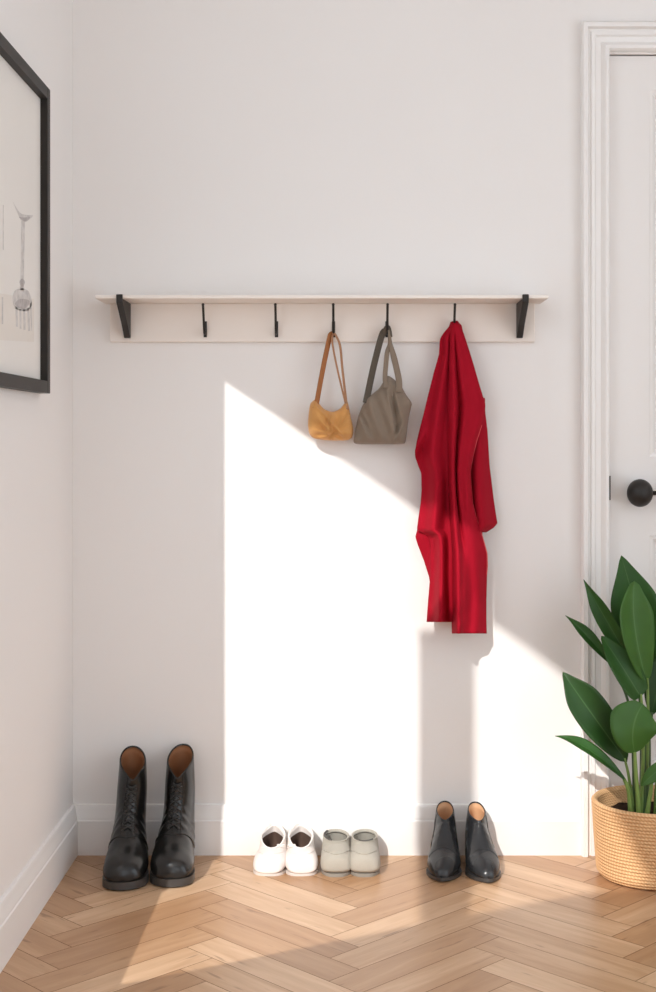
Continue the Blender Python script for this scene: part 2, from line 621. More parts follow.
# jamb behind
mb = MB()
mb.box((DX0 - .0, .058, 0), (DX0 + .03, .12, DZ)); mb.box((DX1 - .03, .058, 0), (DX1, .12, DZ)); mb.box((DX0 + .03, .058, DZ - .03), (DX1 - .03, .12, DZ))
mb.build('door_jamb', M['trim'], door, smooth=False)
kc = at(640, 493, -.03)
hb = bpy.data.objects.new('door_handle', None); COL.objects.link(hb); hb.parent = door
r = .0385
prof = [(r * math.sin(t * PI / 24) + 1e-4, -r * math.cos(t * PI / 24) * .92) for t in range(25)]
mb = MB().lathe(prof, kc, 40, 'x')
mb.build('knob', M['iron'], hb)
mb = MB().tube([kc + Vector((.03, 0, 0)), kc + Vector((.05, 0, 0)), kc + Vector((.086, 0, 0)), kc + Vector((.094, .006, 0)), kc + Vector((.096, .042, 0))], .006, 14)
mb.build('lever', M['iron'], hb)
MB().lathe([(.001, 0), (.024, 0), (.026, .003), (.026, .008), (.001, .008)], (kc.x + .096, yf - .008, kc.z), 36, 'y').build('rosette', M['iron'], hb, sharp_deg=30)
MB().box((DX0 - .003, -.0225, .983), (DX0 + .0015, .013, 1.05)).build('latch_plate', M['iron'], door, smooth=False)

# ------------------------------------------------------------------ wall shelf with hooks
rack = empty('coat_rack', (0, 0, 1.532), 'long cream wall shelf with black brackets and a row of five black hooks', 'shelf')
rk = Vector((0, 0, 1.532))


def local(mb, off):
    mb.v = [v - off for v in mb.v]
    return mb


mb = MB().box((-.681, -.150, 1.5265), (.530, 0, 1.5360))
bevel(local(mb, rk).build('shelf_board', M['shelf'], rack, smooth=False), .003, 3)
mb = MB().box((-.664, -.018, 1.4200), (.511, 0, 1.5265))
bevel(local(mb, rk).build('back_board', M['back'], rack, smooth=False), .002, 2)


def bracket(x):
    prof = [(-.018, 1.5265), (-.018, 1.4305), (-.030, 1.4305), (-.070, 1.462), (-.156, 1.516), (-.1575, 1.5375), (-.1505, 1.5375), (-.1505, 1.5265)]
    mb = MB().prism(prof, 'x', x - .0085, x + .0085)
    o = bevel(local(mb, rk).build('bracket', M['iron'], rack, smooth=False), .0018, 2)


bracket(-.6145)
bracket(.468)
HOOK = {}
for px in (205.3, 276.5, 333.5, 387, 453.3):
    x = (px - VX) / 361.8 if px > 300 else (px - VX) / 361.8
    lean = .0
    mb = MB()
    mb.box((x - .0045, -.021, 1.4330), (x + .0045, -.018, 1.4770))
    pts = [(x, -.0195, 1.4690), (x, -.022, 1.4530), (x, -.028, 1.4430), (x, -.036, 1.4415), (x, -.044, 1.4470), (x, -.052, 1.4610), (x, -.066, 1.4910), (x, -.078, 1.5170)]
    mb.tube(crom(pts, 4), .0034, 10)
    mb.lathe([(1e-4, -.0042), (.003, -.003), (.0042, 0), (.003, .003), (1e-4, .0042)], (x, -.078, 1.5175), 12)
    mb.add([], [])
    local(mb, rk).build('hook', M['iron'], rack, sharp_deg=50)
    HOOK[px] = x

# ------------------------------------------------------------------ picture on the left wall
XP = -.742


def fp(px, py):
    s = (VX - px) / -(XL + .010)
    return (F / s - D, EYE - (py - VY) / s)


pic = empty('framed_picture', (XL, -.70, 1.27), 'framed pale pencil drawing in a thin black frame on the left wall', 'picture')
po = Vector((XL, -.70, 1.27))
ya, yb, za, zb = -.413, -.972, 1.264, 2.016
fw = .030
mb = MB()
for (y0, y1, z0, z1) in ((ya - fw, ya, za, zb), (yb, yb + fw, za, zb), (yb + fw, ya - fw, za, za + fw), (yb + fw, ya - fw, zb - fw, zb)):
    mb.box((XL + .0005, y0, z0), (XP, y1, z1))
bevel(local(mb, po).build('frame', M['frame'], pic, smooth=False), .0015, 2)
xp = XL + .010
mb = MB().box((XL + .002, yb + fw - .002, za + fw - .002), (xp, ya - fw + .002, zb - fw + .002))
paper = local(mb, po).build('mat_board', M['paper'], pic, smooth=False)


def art(name, polys, m, lift):
    mb = MB()
    for p in polys:
        q = [fp(*c) for c in p]
        mb.prism(q, 'x', xp, xp + lift)
    return local(mb, po).build(name, m, pic, smooth=False)


art('drawn_panel', [[(-2, 293), (34, 299), (34, 342), (-2, 340)]], M['tint'], .0002)
up = crom([(13, 202), (17, 209), (21, 213.5), (27, 215), (33, 215.5), (29, 219.5), (25, 222), (21, 220), (18, 214)], 4, True)
body = crom([(12.5, 300), (14, 292), (18, 289), (23, 288.5), (28, 291), (31, 298), (31.5, 306), (27, 311), (21, 311), (15, 308)], 4, True)
art('drawn_fork', [up, [(21.2, 221), (24.8, 221), (24.2, 250), (23.6, 290), (20.2, 290), (20.9, 250)], body,
                   [(15.2, 306), (17.5, 308), (18, 327), (16, 326.5)], [(19.2, 309), (21, 309), (21.5, 329), (19.6, 328.5)],
                   [(23, 309), (25, 309), (25.6, 330), (23.6, 330)], [(27, 308), (29, 308), (30, 331), (28, 331)],
                   [(29.8, 304), (31.4, 302), (32, 331), (31, 331)]], M['pencil'], .0004)
art('drawn_line', [[(2.8, 205), (3.5, 205), (3.5, 250), (2.8, 250)]], M['pencil'], .0004)
art('drawn_line', [[(1.6, 297), (3, 297), (3, 324), (1.6, 324)]], M['pencil'], .0004)
art('drawn_collar', [crom([(19.5, 282), (22, 278.5), (24.5, 282), (22, 288)], 4, True)], M['pencil_dark'], .0006)
art('drawn_bowl', [crom([(15, 303), (20, 299), (28, 300), (29, 304), (24, 309), (17, 307)], 4, True)], M['pencil_dark'], .0006)
art('drawn_tip', [crom([(19, 217), (24, 217.5), (30, 217), (25, 221.4), (21.5, 219.5)], 3, True)], M['pencil_dark'], .0006)

# ------------------------------------------------------------------ soft shapes from an outline


def pillow(outline, y0, tf, tb, R, step, name, mat_, parent, off, wr=None, flat=False):
    """outline: closed list of (x,z); inflates towards -y by tf and towards the wall by tb."""
    n = len(outline)
    xs = [p[0] for p in outline]; zs = [p[1] for p in outline]

    def inside(x, z):
        c = False
        for i in range(n):
            (xa, za), (xb, zb) = outline[i], outline[(i + 1) % n]
            if (za > z) != (zb > z) and x < (xb - xa) * (z - za) / (zb - za) + xa:
                c = not c
        return c

    def dist(x, z):
        best = 9
        for i in range(n):
            (xa, za), (xb, zb) = outline[i], outline[(i + 1) % n]
            dx, dz = xb - xa, zb - za
            l = dx * dx + dz * dz
            t = 0 if l == 0 else max(0, min(1, ((x - xa) * dx + (z - za) * dz) / l))
            best = min(best, math.hypot(x - xa - t * dx, z - za - t * dz))
        return best
    pts = [Vector(p) for p in outline]
    x = min(xs)
    while x < max(xs):
        z = min(zs)
        while z < max(zs):
            if inside(x, z) and dist(x, z) > step * .45:
                pts.append(Vector((x, z)))
            z += step
        x += step
    v2, _, tris, _, _, _ = delaunay_2d_cdt(pts, [], [list(range(n))], 1, 1e-7)
    vs, fs = [], []
    ds = [dist(p.x, p.y) for p in v2]
    prof = [math.sqrt(max(0, 1 - (1 - min(d / R, 1)) ** 2)) for d in ds]
    edge = [d < 1e-5 for d in ds]
    for p, q in zip(v2, prof):
        w = wr(p.x, p.y) if wr else 0
        vs.append(Vector((p.x, y0 - (tf + w) * q, p.y)) - off)
    idx = {}
    for k, (p, q) in enumerate(zip(v2, prof)):
        if edge[k]:
            idx[k] = k
        else:
            idx[k] = len(vs)
            vs.append(Vector((p.x, y0 + tb * q, p.y)) - off)
    for t in tris:
        fs.append(tuple(t)); fs.append(tuple(idx[k] for k in reversed(t)))
    return obj(name, vs, fs, mat_, parent)


def wpts(lst, y):
    return [(at(px, py, y).x, at(px, py, y).z) for px, py in lst]


# mustard bag -----------------------------------------------------------------
BY = -.062
hx = HOOK[333.5]
root = Vector((hx, -.04, 1.4390))
bag = empty('shoulder_bag', root, 'small mustard shoulder bag hanging from the middle hook', 'bag')
ol = crom(wpts([(309.6, 406), (312, 401.5), (316, 399.5), (319.5, 404), (325, 409.5), (332.7, 411.5), (340, 408.5), (345, 402.5), (347.8, 402), (350, 413),
                (353, 427), (352.6, 436), (348, 440), (338, 440.6), (328, 440.3), (315, 438.6), (309.4, 434), (307.8, 423)], BY), 4, True)
cx, cz = at(331, 434, BY).x, at(331, 434, BY).z


def wr_must(x, z):
    a = math.atan2(z - cz, x - cx)
    d = math.hypot(x - cx, z - cz)
    g = math.exp(-((d - .035) / .03) ** 2)
    w = .006 * math.sin(a * 9 + .8) * g
    w += .011 * math.exp(-((x - cx - .28 * (z - cz) + .012) / .006) ** 2) * (1 if z > cz else .3)
    w += .009 * math.exp(-((x - cx + .9 * (z - cz) - .028) / .005) ** 2)
    w -= .011 * math.exp(-((x - cx - .8 * (z - cz) - .004) / .004) ** 2)
    return w


pillow(ol, BY + .012, .030, .026, .028, .0032, 'pouch', M['suede'], bag, root, wr_must)
# front strap, broad, and the thinner return at the right, both over the hook
A = at(329, 340, -.046); B = at(316.8, 402, BY)
pts = crom([tuple(Vector((hx + .001, -.037, 1.4445))), tuple(Vector((hx - .006, -.039, 1.4410))), tuple(A), tuple((A + B) / 2 + Vector((-.001, -.003, 0))), tuple(B), tuple(at(315.2, 408, BY - .012))], 5)
wd = [Vector((1, .45, .15))] * len(pts)
mb = MB().ribbon(pts, wd, [.008 + .006 * min(1, i / 6) for i in range(len(pts))], .003)
local(mb, root).build('strap', M['suede_dark'], bag)
pts = crom([tuple(Vector((hx + .001, -.036, 1.4445))), tuple(at(337, 337.5, -.044)), tuple(at(340.3, 347, -.05)), tuple(at(342.5, 370, -.056)), tuple(at(346.3, 402, BY)), tuple(at(347.6, 409, BY - .008))], 5)
mb = MB().ribbon(pts, [Vector((.6, 1, 0))] * len(pts), [.010] * len(pts), .003)
local(mb, root).build('strap', M['strap_pink'], bag)
pts = crom([tuple(Vector((hx, -.038, 1.4440))), tuple(at(332.4, 343, -.052)), tuple(at(338, 372, -.062)), tuple(at(345.5, 403, BY - .006))], 6)
mb = MB().ribbon(pts, [Vector((.5, 1, 0))] * len(pts), [.009] * len(pts), .0025)
local(mb, root).build('strap', M['strap_pink'], bag)

# taupe tote --------------------------------------------------------------------
hx = HOOK[387]
root = Vector((hx, -.04, 1.4390))
TY = -.068
tote = empty('tote_bag', root, 'taupe canvas tote bag hanging between the mustard bag and the red cloth', 'bag')
ol = crom(wpts([(354.2, 443), (354.2, 436), (357, 421), (361, 409), (367, 398), (373, 393.5), (380, 387), (384.5, 379.5), (387.5, 375.5), (391.5, 377), (396.5, 381), (401, 385), (406, 394), (411.8, 402.5), (411.4, 407),
                (409, 418), (407, 434), (405.4, 442.6), (401, 444), (384, 444.3), (362, 444.3)], TY), 3, True)


def wr_tote(x, z):
    c = at(388, 392, TY)
    w = 0
    w += .013 * math.exp(-((x - c.x + .25 * (z - c.z) + .004) / .007) ** 2) * math.exp(-((z - c.z + .02) / .05) ** 2)
    w -= .012 * math.exp(-((x - c.x - .012 + .12 * (z - c.z)) / .006) ** 2)
    d = at(399, 433, TY)
    w += .013 * math.exp(-((x - d.x - .35 * (z - d.z)) / .005) ** 2) * math.exp(-((z - d.z) / .025) ** 2)
    w -= .010 * math.exp(-((x - d.x + .010 - .35 * (z - d.z)) / .005) ** 2) * math.exp(-((z - d.z) / .025) ** 2)
    e = at(363, 420, TY)
    w -= .016 * math.exp(-((x - e.x + .5 * (z - e.z)) / .006) ** 2) * math.exp(-((z - e.z) / .03) ** 2)
    w += .005 * math.sin(x * 160 + z * 60)
    return w


pillow(ol, TY + .014, .032, .032, .040, .0036, 'pouch', M['canvas'], tote, root, wr_tote)
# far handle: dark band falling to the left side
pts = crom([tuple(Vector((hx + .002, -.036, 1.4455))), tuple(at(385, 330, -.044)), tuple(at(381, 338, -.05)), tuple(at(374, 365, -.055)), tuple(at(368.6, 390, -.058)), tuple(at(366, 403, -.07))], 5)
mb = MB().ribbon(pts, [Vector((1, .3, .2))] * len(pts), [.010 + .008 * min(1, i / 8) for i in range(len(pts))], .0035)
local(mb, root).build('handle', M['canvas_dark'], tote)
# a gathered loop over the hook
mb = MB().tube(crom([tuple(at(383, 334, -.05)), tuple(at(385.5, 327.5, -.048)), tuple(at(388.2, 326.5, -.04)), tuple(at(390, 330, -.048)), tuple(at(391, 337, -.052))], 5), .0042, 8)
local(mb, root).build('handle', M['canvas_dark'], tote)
# near handle: inverted V
for legs, w in (([(389, 330, -.050), (389.6, 343, -.056), (387.2, 352, -.060), (385.8, 366, -.064), (385, 379, -.072), (386, 388, -.086)], .013),
                ([(389.2, 330, -.050), (390.2, 343, -.058), (393, 354, -.062), (396.4, 368, -.066), (399, 381, -.072), (399, 392, -.086)], .017)):
    pts = crom([tuple(at(*p)) for p in legs], 5)
    ws = [.0065 + (w - .0065) * min(1, (i / (len(pts) - 1)) * 2.2) for i in range(len(pts))]
    mb = MB().ribbon(pts, [Vector((1, .15, .1))] * len(pts), ws, .004)
    local(mb, root).build('handle', M['canvas'], tote)

# red cloth -----------------------------------------------------------------------
hx = HOOK[453.3]
root = Vector((hx, -.05, 1.4390))
cloth = empty('red_shawl', root, 'crumpled red cloth wrap draped in long folds from the rightmost hook', 'shawl')


def interp(rows, v, k):
    for a, b in zip(rows, rows[1:]):
        if a[0] <= v <= b[0]:
            t = (v - a[0]) / (b[0] - a[0]) if b[0] > a[0] else 0
            return a[k] + (b[k] - a[k]) * t
    return rows[-1][k]


def sheet(name, rows, depth, parent, nv=120, nu=44, m='red', th=.003):
    v0, v1 = rows[0][0], rows[-1][0]
    vs, fs = [], []
    for i in range(nv + 1):
        py = v0 + (v1 - v0) * i / nv
        l, r = interp(rows, py, 1), interp(rows, py, 2)
        for j in range(nu + 1):
            u = j / nu
            vs.append(at(l + (r - l) * u, py, depth(u, py)) - root)
    for i in range(nv):
        for j in range(nu):
            a = i * (nu + 1) + j
            fs.append((a, a + 1, a + nu + 2, a + nu + 1))
    o = obj(name, vs, fs, M[m], parent)
    solidify(o, th)
    return o


def ss(a, b, x):
    t = max(0, min(1, (x - a) / (b - a)))
    return t * t * (3 - 2 * t)


LR = [(324, 451.5, 456), (328, 448.5, 456), (333, 444, 456), (338, 440.6, 456), (341, 439.8, 456), (354, 439, 456), (372, 434, 456), (400, 427, 456), (425, 421, 456), (443, 416.8, 456), (450, 415.2, 456), (457, 415.3, 456),
      (465, 418, 456), (473, 421.5, 456), (490, 422, 456), (503, 421, 456), (520, 418.5, 456), (530, 417.2, 456), (533, 424, 456), (536, 429, 456), (545, 430.5, 456), (577, 430.5, 456), (600, 428.6, 457), (622, 427, 458)]
RR = [(323, 452, 458), (328, 451, 461), (334, 450.5, 463.5), (345, 450, 467), (362, 449.5, 472.4), (385, 449, 479), (404, 448.6, 485), (411, 448.4, 484.6), (425, 448.4, 482), (440, 448.4, 477), (456, 448.6, 473), (470, 448.8, 470.6), (482, 449, 470.8),
      (503, 449.6, 472.6), (520, 450, 477), (537, 450.5, 482.5), (553, 451, 487), (566, 451.2, 487.4), (577, 451.5, 486.6), (600, 451.8, 486), (622, 452, 486), (633.5, 452.4, 486.4)]


def dl(u, py):
    v = ss(324, 622, py)
    top = ss(324, 345, py)
    A = .012 + .052 * v
    pk = .44
    p = (math.sin(PI / 2 * u / pk) if u < pk else .55 * math.cos(PI / 2 * (u - pk) / (1 - pk)) + .45 * (1 - (u - pk) / (1 - pk)))
    y = -.046 - .004 * top - (.012 + .066 * v) * p
    # broad pleat on the left third and a sharp one near the middle crease
    y -= (.008 * v + .005) * math.cos(2 * PI * (u * 2.1 - .90)) * top
    y += .0035 * math.sin(py * .055 + u * 6) * v + .002 * math.sin(py * .13 - u * 9) * v
    # crumples at the lower lit ridge
    lo = ss(560, 600, py)
    y -= .0028 * lo * math.sin(py * .23 + u * 11 + 2 * math.sin(py * .05)) * math.exp(-((u - .35) / .25) ** 2)
    # cuff turned at the left edge around py 440-460
    y -= .034 * math.exp(-((u - .02) / .15) ** 2) * math.exp(-((py - 446 + 60 * u) / 12) ** 2)
    return y


def dr(u, py):
    v = ss(324, 633, py)
    top = ss(324, 345, py)
    A = .020 + .080 * v
    pk = .20
    p = (math.sin(PI / 2 * u / pk) if u < pk else .35 * math.cos(PI / 2 * (u - pk) / (1 - pk)) + .65 * (1 - (u - pk) / (1 - pk)))
    lowv = ss(480, 570, py)
    p = p * lowv + (1 - lowv) * math.sin(PI * min(1, .10 + u * .85)) ** .8
    y = -.052 - .004 * top - A * p
    y -= ((.016 * v + .004) * (1 - lowv) + .006 * lowv) * math.cos(2 * PI * (u * 1.35 - .22)) * top
    y -= .005 * lowv * math.cos(2 * PI * (u * 2.2 - .5 + .15 * math.sin(py * .05)))
    y += (.028 * top) * math.exp(-((u - .30 - .06 * v) / .085) ** 2) * (1 - ss(500, 580, py)) * ss(325, 420, py)
    y += (.008 * top) * math.exp(-((u - .30) / .08) ** 2)
    y += .003 * math.sin(py * .06 + u * 5) * v
    lo = ss(560, 610, py)
    y -= .0028 * lo * math.sin(py * .21 + u * 9 + 2 * math.sin(py * .06)) * math.exp(-((u - .25) / .22) ** 2)
    return y


sheet('cloth_fold', LR, dl, cloth)
sheet('cloth_fold', RR, dr, cloth)
# right-hand fall behind the front edge
BRr = [(398, 470, 484.6), (412, 469, 484.8), (430, 464, 487), (466, 458, 489.2), (500, 458, 493.4), (515, 460, 495.6), (523, 462, 497), (527, 464, 494), (532, 466, 486)]


def db(u, py):
    v = ss(398, 532, py)
    return -.040 - .012 * v - (.012 + .018 * v) * math.cos(2 * PI * (u * .9 - .55)) - .006 * v * math.sin(u * 9 + py * .03)


sheet('cloth_fold', BRr, db, cloth, 60, 30)
# lower left under-fold
ULr = [(520, 421, 436), (530, 417.5, 438), (537, 415.6, 440), (545, 418, 442), (560, 424, 444), (577, 429.5, 446), (590, 431, 447), (612, 431, 450)]


def du(u, py):
    return -.040 - .018 * math.sin(PI * u * .8) - .004 * math.sin(py * .12 + u * 4)


sheet('cloth_fold', ULr, du, cloth, 50, 24)
# the far side against the wall closes the folds
KR = [(324, 452, 458), (333, 446, 463), (341, 442, 465.5), (372, 436, 475), (400, 429.5, 482), (450, 419, 481), (500, 424, 483), (540, 431, 482), (600, 431, 483), (620, 430, 484)]


def dk(u, py):
    v = ss(324, 500, py)
    return -.036 - .012 * (1 - ss(324, 350, py)) + .006 * v * math.sin(u * 16)


sheet('cloth_fold', KR, dk, cloth, 60, 30)
# pale stitched edge along the front fall
pts = []
for i in range(60):
    py = 425 + (575 - 425) * i / 59
    pts.append(at(interp(RR, py, 2) - .2, py, dr(1.0, py) - .0035) - root)
mb = MB().tube(pts, .0014, 6)
mb.build('hem', M['hem'], cloth)
# knot of cloth gathered over the hook
mb = MB()
mb.tube([p - root for p in (Vector((hx - .010, -.052, 1.4540)), Vector((hx - .004, -.050, 1.4660)), Vector((hx + .004, -.048, 1.4680)), Vector((hx + .012, -.050, 1.4580)), Vector((hx + .017, -.052, 1.4420)))], [.006, .009, .010, .010, .008], 12)
mb.build('cloth_gather', M['red'], cloth)

# ------------------------------------------------------------------ footwear


class Last:
    """Rings (Ty,Tz,By,Bz,w) sweep from the toe to the top line; heel at y=0, toe towards -y."""

    def __init__(self, keys, sub=5, flat=3.2, side=1, bend=.0, n=40, pin=.18, pf=0.0, pb=0.0, notch=0.0, crease=0.0, lean=0.0):
        self.R = crom(keys, sub)
        self.flat, self.side, self.bend, self.n, self.pin = flat, side, bend, n, pin
        self.pf, self.pb, self.notch, self.crease = pf, pb, notch, crease
        self.lean = lean
        self.foot = sum(1 for k in keys if k[0] < k[2] + .03)

    def pt(self, i, th, grow=0.0):
        i = max(0, min(len(self.R) - 1, i))
        i0 = int(i); f = i - i0
        a = self.R[i0]; b = self.R[min(i0 + 1, len(self.R) - 1)]
        Ty, Tz, By, Bz, w = (p + (q - p) * f for p, q in zip(a, b))
        fr = i / (len(self.R) - 1)
        c, s = math.cos(th), math.sin(th)
        ft = 1 - ss(.45, .8, fr)           # 1 in the foot, 0 in the shaft
        q = 2 + (self.flat - 2) * ft if s < 0 else 2.0 + .2 * ft
        t = math.copysign(abs(s) ** (2 / q), s)
        lat = math.copysign(abs(c) ** (2 / (2.1 + .4 * ft if s < 0 else 2.0)), c)
        w = w * (1 - self.pin * ft * t)
        w *= 1 - (1 - ft) * (self.pf * max(0, t) ** 1.5 + self.pb * max(0, -t) ** 1.5)
        if self.crease:
            grow += self.crease * math.exp(-((fr - .56) / .13) ** 2) * math.sin(fr * 75 + 2.2 * math.sin(2 * th + 1) + th)
        w += grow
        ln = math.hypot(Ty - By, Tz - Bz) / 2
        k = (ln + grow) / max(ln, 1e-5)
        cy, cz = (Ty + By) / 2, (Tz + Bz) / 2
        y = cy + (Ty - By) / 2 * t * k
        z = cz + (Tz - Bz) / 2 * t * k
        x = lat * w + self.side * self.bend * math.sin(PI * min(1, max(0, (-y) / .26))) ** 1
        x += self.lean * ss(.5, 1, fr)
        if self.notch:
            z -= self.notch * math.exp(-(((th - PI / 2 + PI) % (2 * PI) - PI) / .42) ** 2) * ss(.82, 1, fr)
        return Vector((x, y, z))

    def ring(self, i, grow=0.0):
        return [self.pt(i, 2 * PI * k / self.n, grow) for k in range(self.n)]


def shoe_parts(root, last, m_up, m_in, inset=.004, depth=.55, m_sole_in=None):
    n = len(last.R) - 1
    mb = MB()
    rings = [last.ring(i) for i in range(n + 1)]
    # rolled top line
    top = last.ring(n)
    cen = sum(top, Vector()) / len(top)
    a = last.R[n]
    up = Vector((0, a[2] - a[0], a[3] - a[1])).normalized()
    nrm = Vector((1, 0, 0)).cross(up)
    if nrm.z < 0:
        nrm = -nrm
    rings.append([p + (p - cen).normalized() * -.0012 + nrm * .0022 for p in top])
    rings.append([p + (p - cen).normalized() * -inset + nrm * .0012 for p in top])
    rings.append([p + (p - cen).normalized() * -(inset + .0005) - nrm * .004 for p in top])
    mb.rings(rings, True, False)
    mb.build('upper', m_up, root)
    # lining
    lr = [[p + (p - cen).normalized() * -(inset + .0004) - nrm * .0015 for p in top]]
    k = n
    stop = int(n * depth)
    while k >= stop:
        lr.append(last.ring(k, -(inset + .0012)))
        k -= 1
    lr[1] = [p + (p - cen).normalized() * -(inset + .0006) - nrm * .006 for p in top]
    cut = max(3, int(len(lr) * .35))
    MB().rings(lr[:cut + 1], False, False).build('lining', m_in, root)
    MB().rings(lr[cut:], False, True).build('insole', m_sole_in or m_in, root)
    return n


def sole_mesh(root, out, side, bend, z0f, z1f, m, name='sole', bev=.002):
    """out: list of (y,halfwidth) from heel to toe; builds a closed outline and extrudes between the two height functions."""
    pr = crom(out, 5)
    L = [(w, y) for y, w in pr]
    outline = [(w, y) for w, y in L] + [(-w, y) for w, y in reversed(L)]
    pts = []
    for w, y in outline:
        x = w + side * bend * math.sin(PI * min(1, max(0, -y / .26)))
        if not pts or math.hypot(x - pts[-1][0], y - pts[-1][1]) > 1e-4:
            pts.append((x, y))
    mb = MB()
    cx_ = 0
    rg = []
    for t, g in ((0, -.0025), (.0, 0), (.5, .0006), (1, 0), (1, -.004)):
        ring = []
        for i, (x, y) in enumerate(pts):
            nx = x / (abs(x) + .02) if True else 0
            ring.append(Vector((x + math.copysign(min(abs(g), abs(x)), g * (1 if x > 0 else -1)), y, z0f(y) + (z1f(y) - z0f(y)) * t)))
        rg.append(ring)
    mb.rings(rg)
    o = mb.build(name, m, root, sharp_deg=45)
    return o


def tall_boot(x, y, rz, side, label, lean):
    root = empty('lace_up_boot', (x, y, 0), label, 'boot', rz, 'black tall boots at the left')
    keys = [(-.262, .040, -.262, .024, .010), (-.253, .064, -.257, .021, .036), (-.220, .081, -.232, .020, .051), (-.180, .094, -.182, .020, .055),
            (-.150, .116, -.120, .022, .051), (-.128, .142, -.040, .030, .0465), (-.114, .170, .0, .050, .0425), (-.107, .200, .004, .120, .0405),
            (-.106, .232, -.001, .205, .0395), (-.110, .256, .002, .311, .0355)]
    L = Last(keys, sub=8, side=side, bend=.006, pf=.12, notch=.014, crease=.0011, lean=lean)
    n = shoe_parts(root, L, M['boot'], M['tan'], .004, .62)
    out = [(.008, .001), (.006, .020), (-.01, .034), (-.05, .040), (-.10, .042), (-.15, .053), (-.19, .058), (-.23, .0535), (-.253, .037), (-.264, .019), (-.267, .001)]
    sole_mesh(root, out, side, .006, lambda y: .002 + .010 * ss(-.15, -.10, y) + .002 * ss(-.22, -.27, y), lambda y: .023 + .004 * ss(-.1, 0, y), M['rubber'])
    hp = [(.007, .001), (.005, .020), (-.012, .034), (-.04, .038), (-.066, .038), (-.070, .030), (-.0705, .001)]
    sole_mesh(root, hp, side, .006, lambda y: 0.0, lambda y: .0135, M['rubber'], 'heel')
    # front laces: crossings climbing the instep, eyelets beside them
    f0, f1 = n * .47, n * .90
    mbL, mbE = MB(), MB()
    rows = 8
    for k in range(rows):
        a = f0 + (f1 - f0) * k / rows
        b = f0 + (f1 - f0) * (k + .9) / rows
        sp = .30
        for sgn in (1, -1):
            pts = []
            for t in range(7):
                f = a + (b - a) * t / 6
                th = PI / 2 + sgn * sp * (1 - 2 * t / 6)
                pts.append(L.pt(f, th, .0022 + .0012 * math.sin(PI * t / 6)))
            mbL.tube(pts, .0019, 6)
            e = L.pt(a, PI / 2 + sgn * sp * 1.05, .001)
            mbE.lathe([(.0035, -.001), (.0035, .001), (.002, .0022), (.0012, .001)], e, 10, 'y')
    mbL.build('laces', M['lace'], root)
    mbE.build('eyelets', M['rubber'], root)
    # stitched seams: vamp and lace placket
    mbS = MB()
    for sgn in (1, -1):
        pts = [L.pt(n * (.40 + .02 * t / 10 + .055 * math.sin(PI * t / 22)), PI / 2 + sgn * (.05 + 1.5 * t / 10), .0006) for t in range(12)]
        mbS.tube(pts, .0014, 6)
        pts = [L.pt(n * (.42 + .56 * t / 20), PI / 2 + sgn * (.47 - .05 * t / 20), .0004) for t in range(21)]
        mbS.tube(pts, .0010, 6)
    mbS.build('seam', M['boot'], root)
    return root


tall_boot(-.606, -.056, .10, 1, 'black leather lace-up boot in shadow nearest the left corner', .011)
tall_boot(-.466, -.030, .03, -1, 'black lace-up boot with glossy toe, farther from the left corner', .007)


def ankle_boot(x, y, rz, side, label):
    root = empty('ankle_boot', (x, y, 0), label, 'ankle boot', rz, 'black pointed ankle boots')
    keys = [(-.222, .022, -.222, .012, .007), (-.214, .035, -.217, .010, .017), (-.187, .051, -.192, .009, .032), (-.152, .066, -.152, .009, .0425),
            (-.126, .088, -.105, .014, .039), (-.108, .110, -.040, .034, .034), (-.100, .122, -.002, .052, .031), (-.097, .123, .0, .098, .029),
            (-.096, .126, -.006, .155, .0245)]
    L = Last(keys, side=side, bend=.004, pf=.30, crease=.0005)
    n = shoe_parts(root, L, M['boot2'], M['tan2'], .003, .62)
    out = [(.004, .001), (.002, .016), (-.012, .027), (-.05, .031), (-.09, .034), (-.125, .043), (-.155, .0465), (-.185, .037), (-.208, .024), (-.222, .011), (-.2265, .001)]
    sole_mesh(root, out, side, .004, lambda y: .001 + .003 * ss(-.19, -.225, y) + .024 * ss(-.13, -.05, y), lambda y: .0105 + .003 * ss(-.19, -.225, y) + .024 * ss(-.13, -.045, y), M['rubber'])
    hp = [(.003, .001), (.001, .015), (-.012, .025), (-.034, .028), (-.052, .027), (-.0545, .020), (-.055, .001)]
    sole_mesh(root, hp, side, .004, lambda y: 0.0, lambda y: .0255, M['rubber'], 'heel')
    mbS = MB()
    for sgn in (1, -1):
        pts = [L.pt(n * (.985 - .48 * t / 12), PI / 2 + sgn * (1.25 + .10 * t / 12), .0004) for t in range(13)]
        mbS.tube(pts, .0010, 6)
    pts = [L.pt(n * (.36 + .03 * math.cos((t - 10) / 10 * 1.2)), PI / 2 + (t - 10) / 10 * 1.35, .0004) for t in range(21)]
    mbS.tube(pts, .0009, 6)
    mbS.build('seam', M['boot2'], root)
    return root


ankle_boot(.262, -.028, -.115, 1, 'black pointed ankle boot on the left of its pair')
ankle_boot(.342, -.036, .09, -1, 'black pointed ankle boot with toe turned towards the basket')


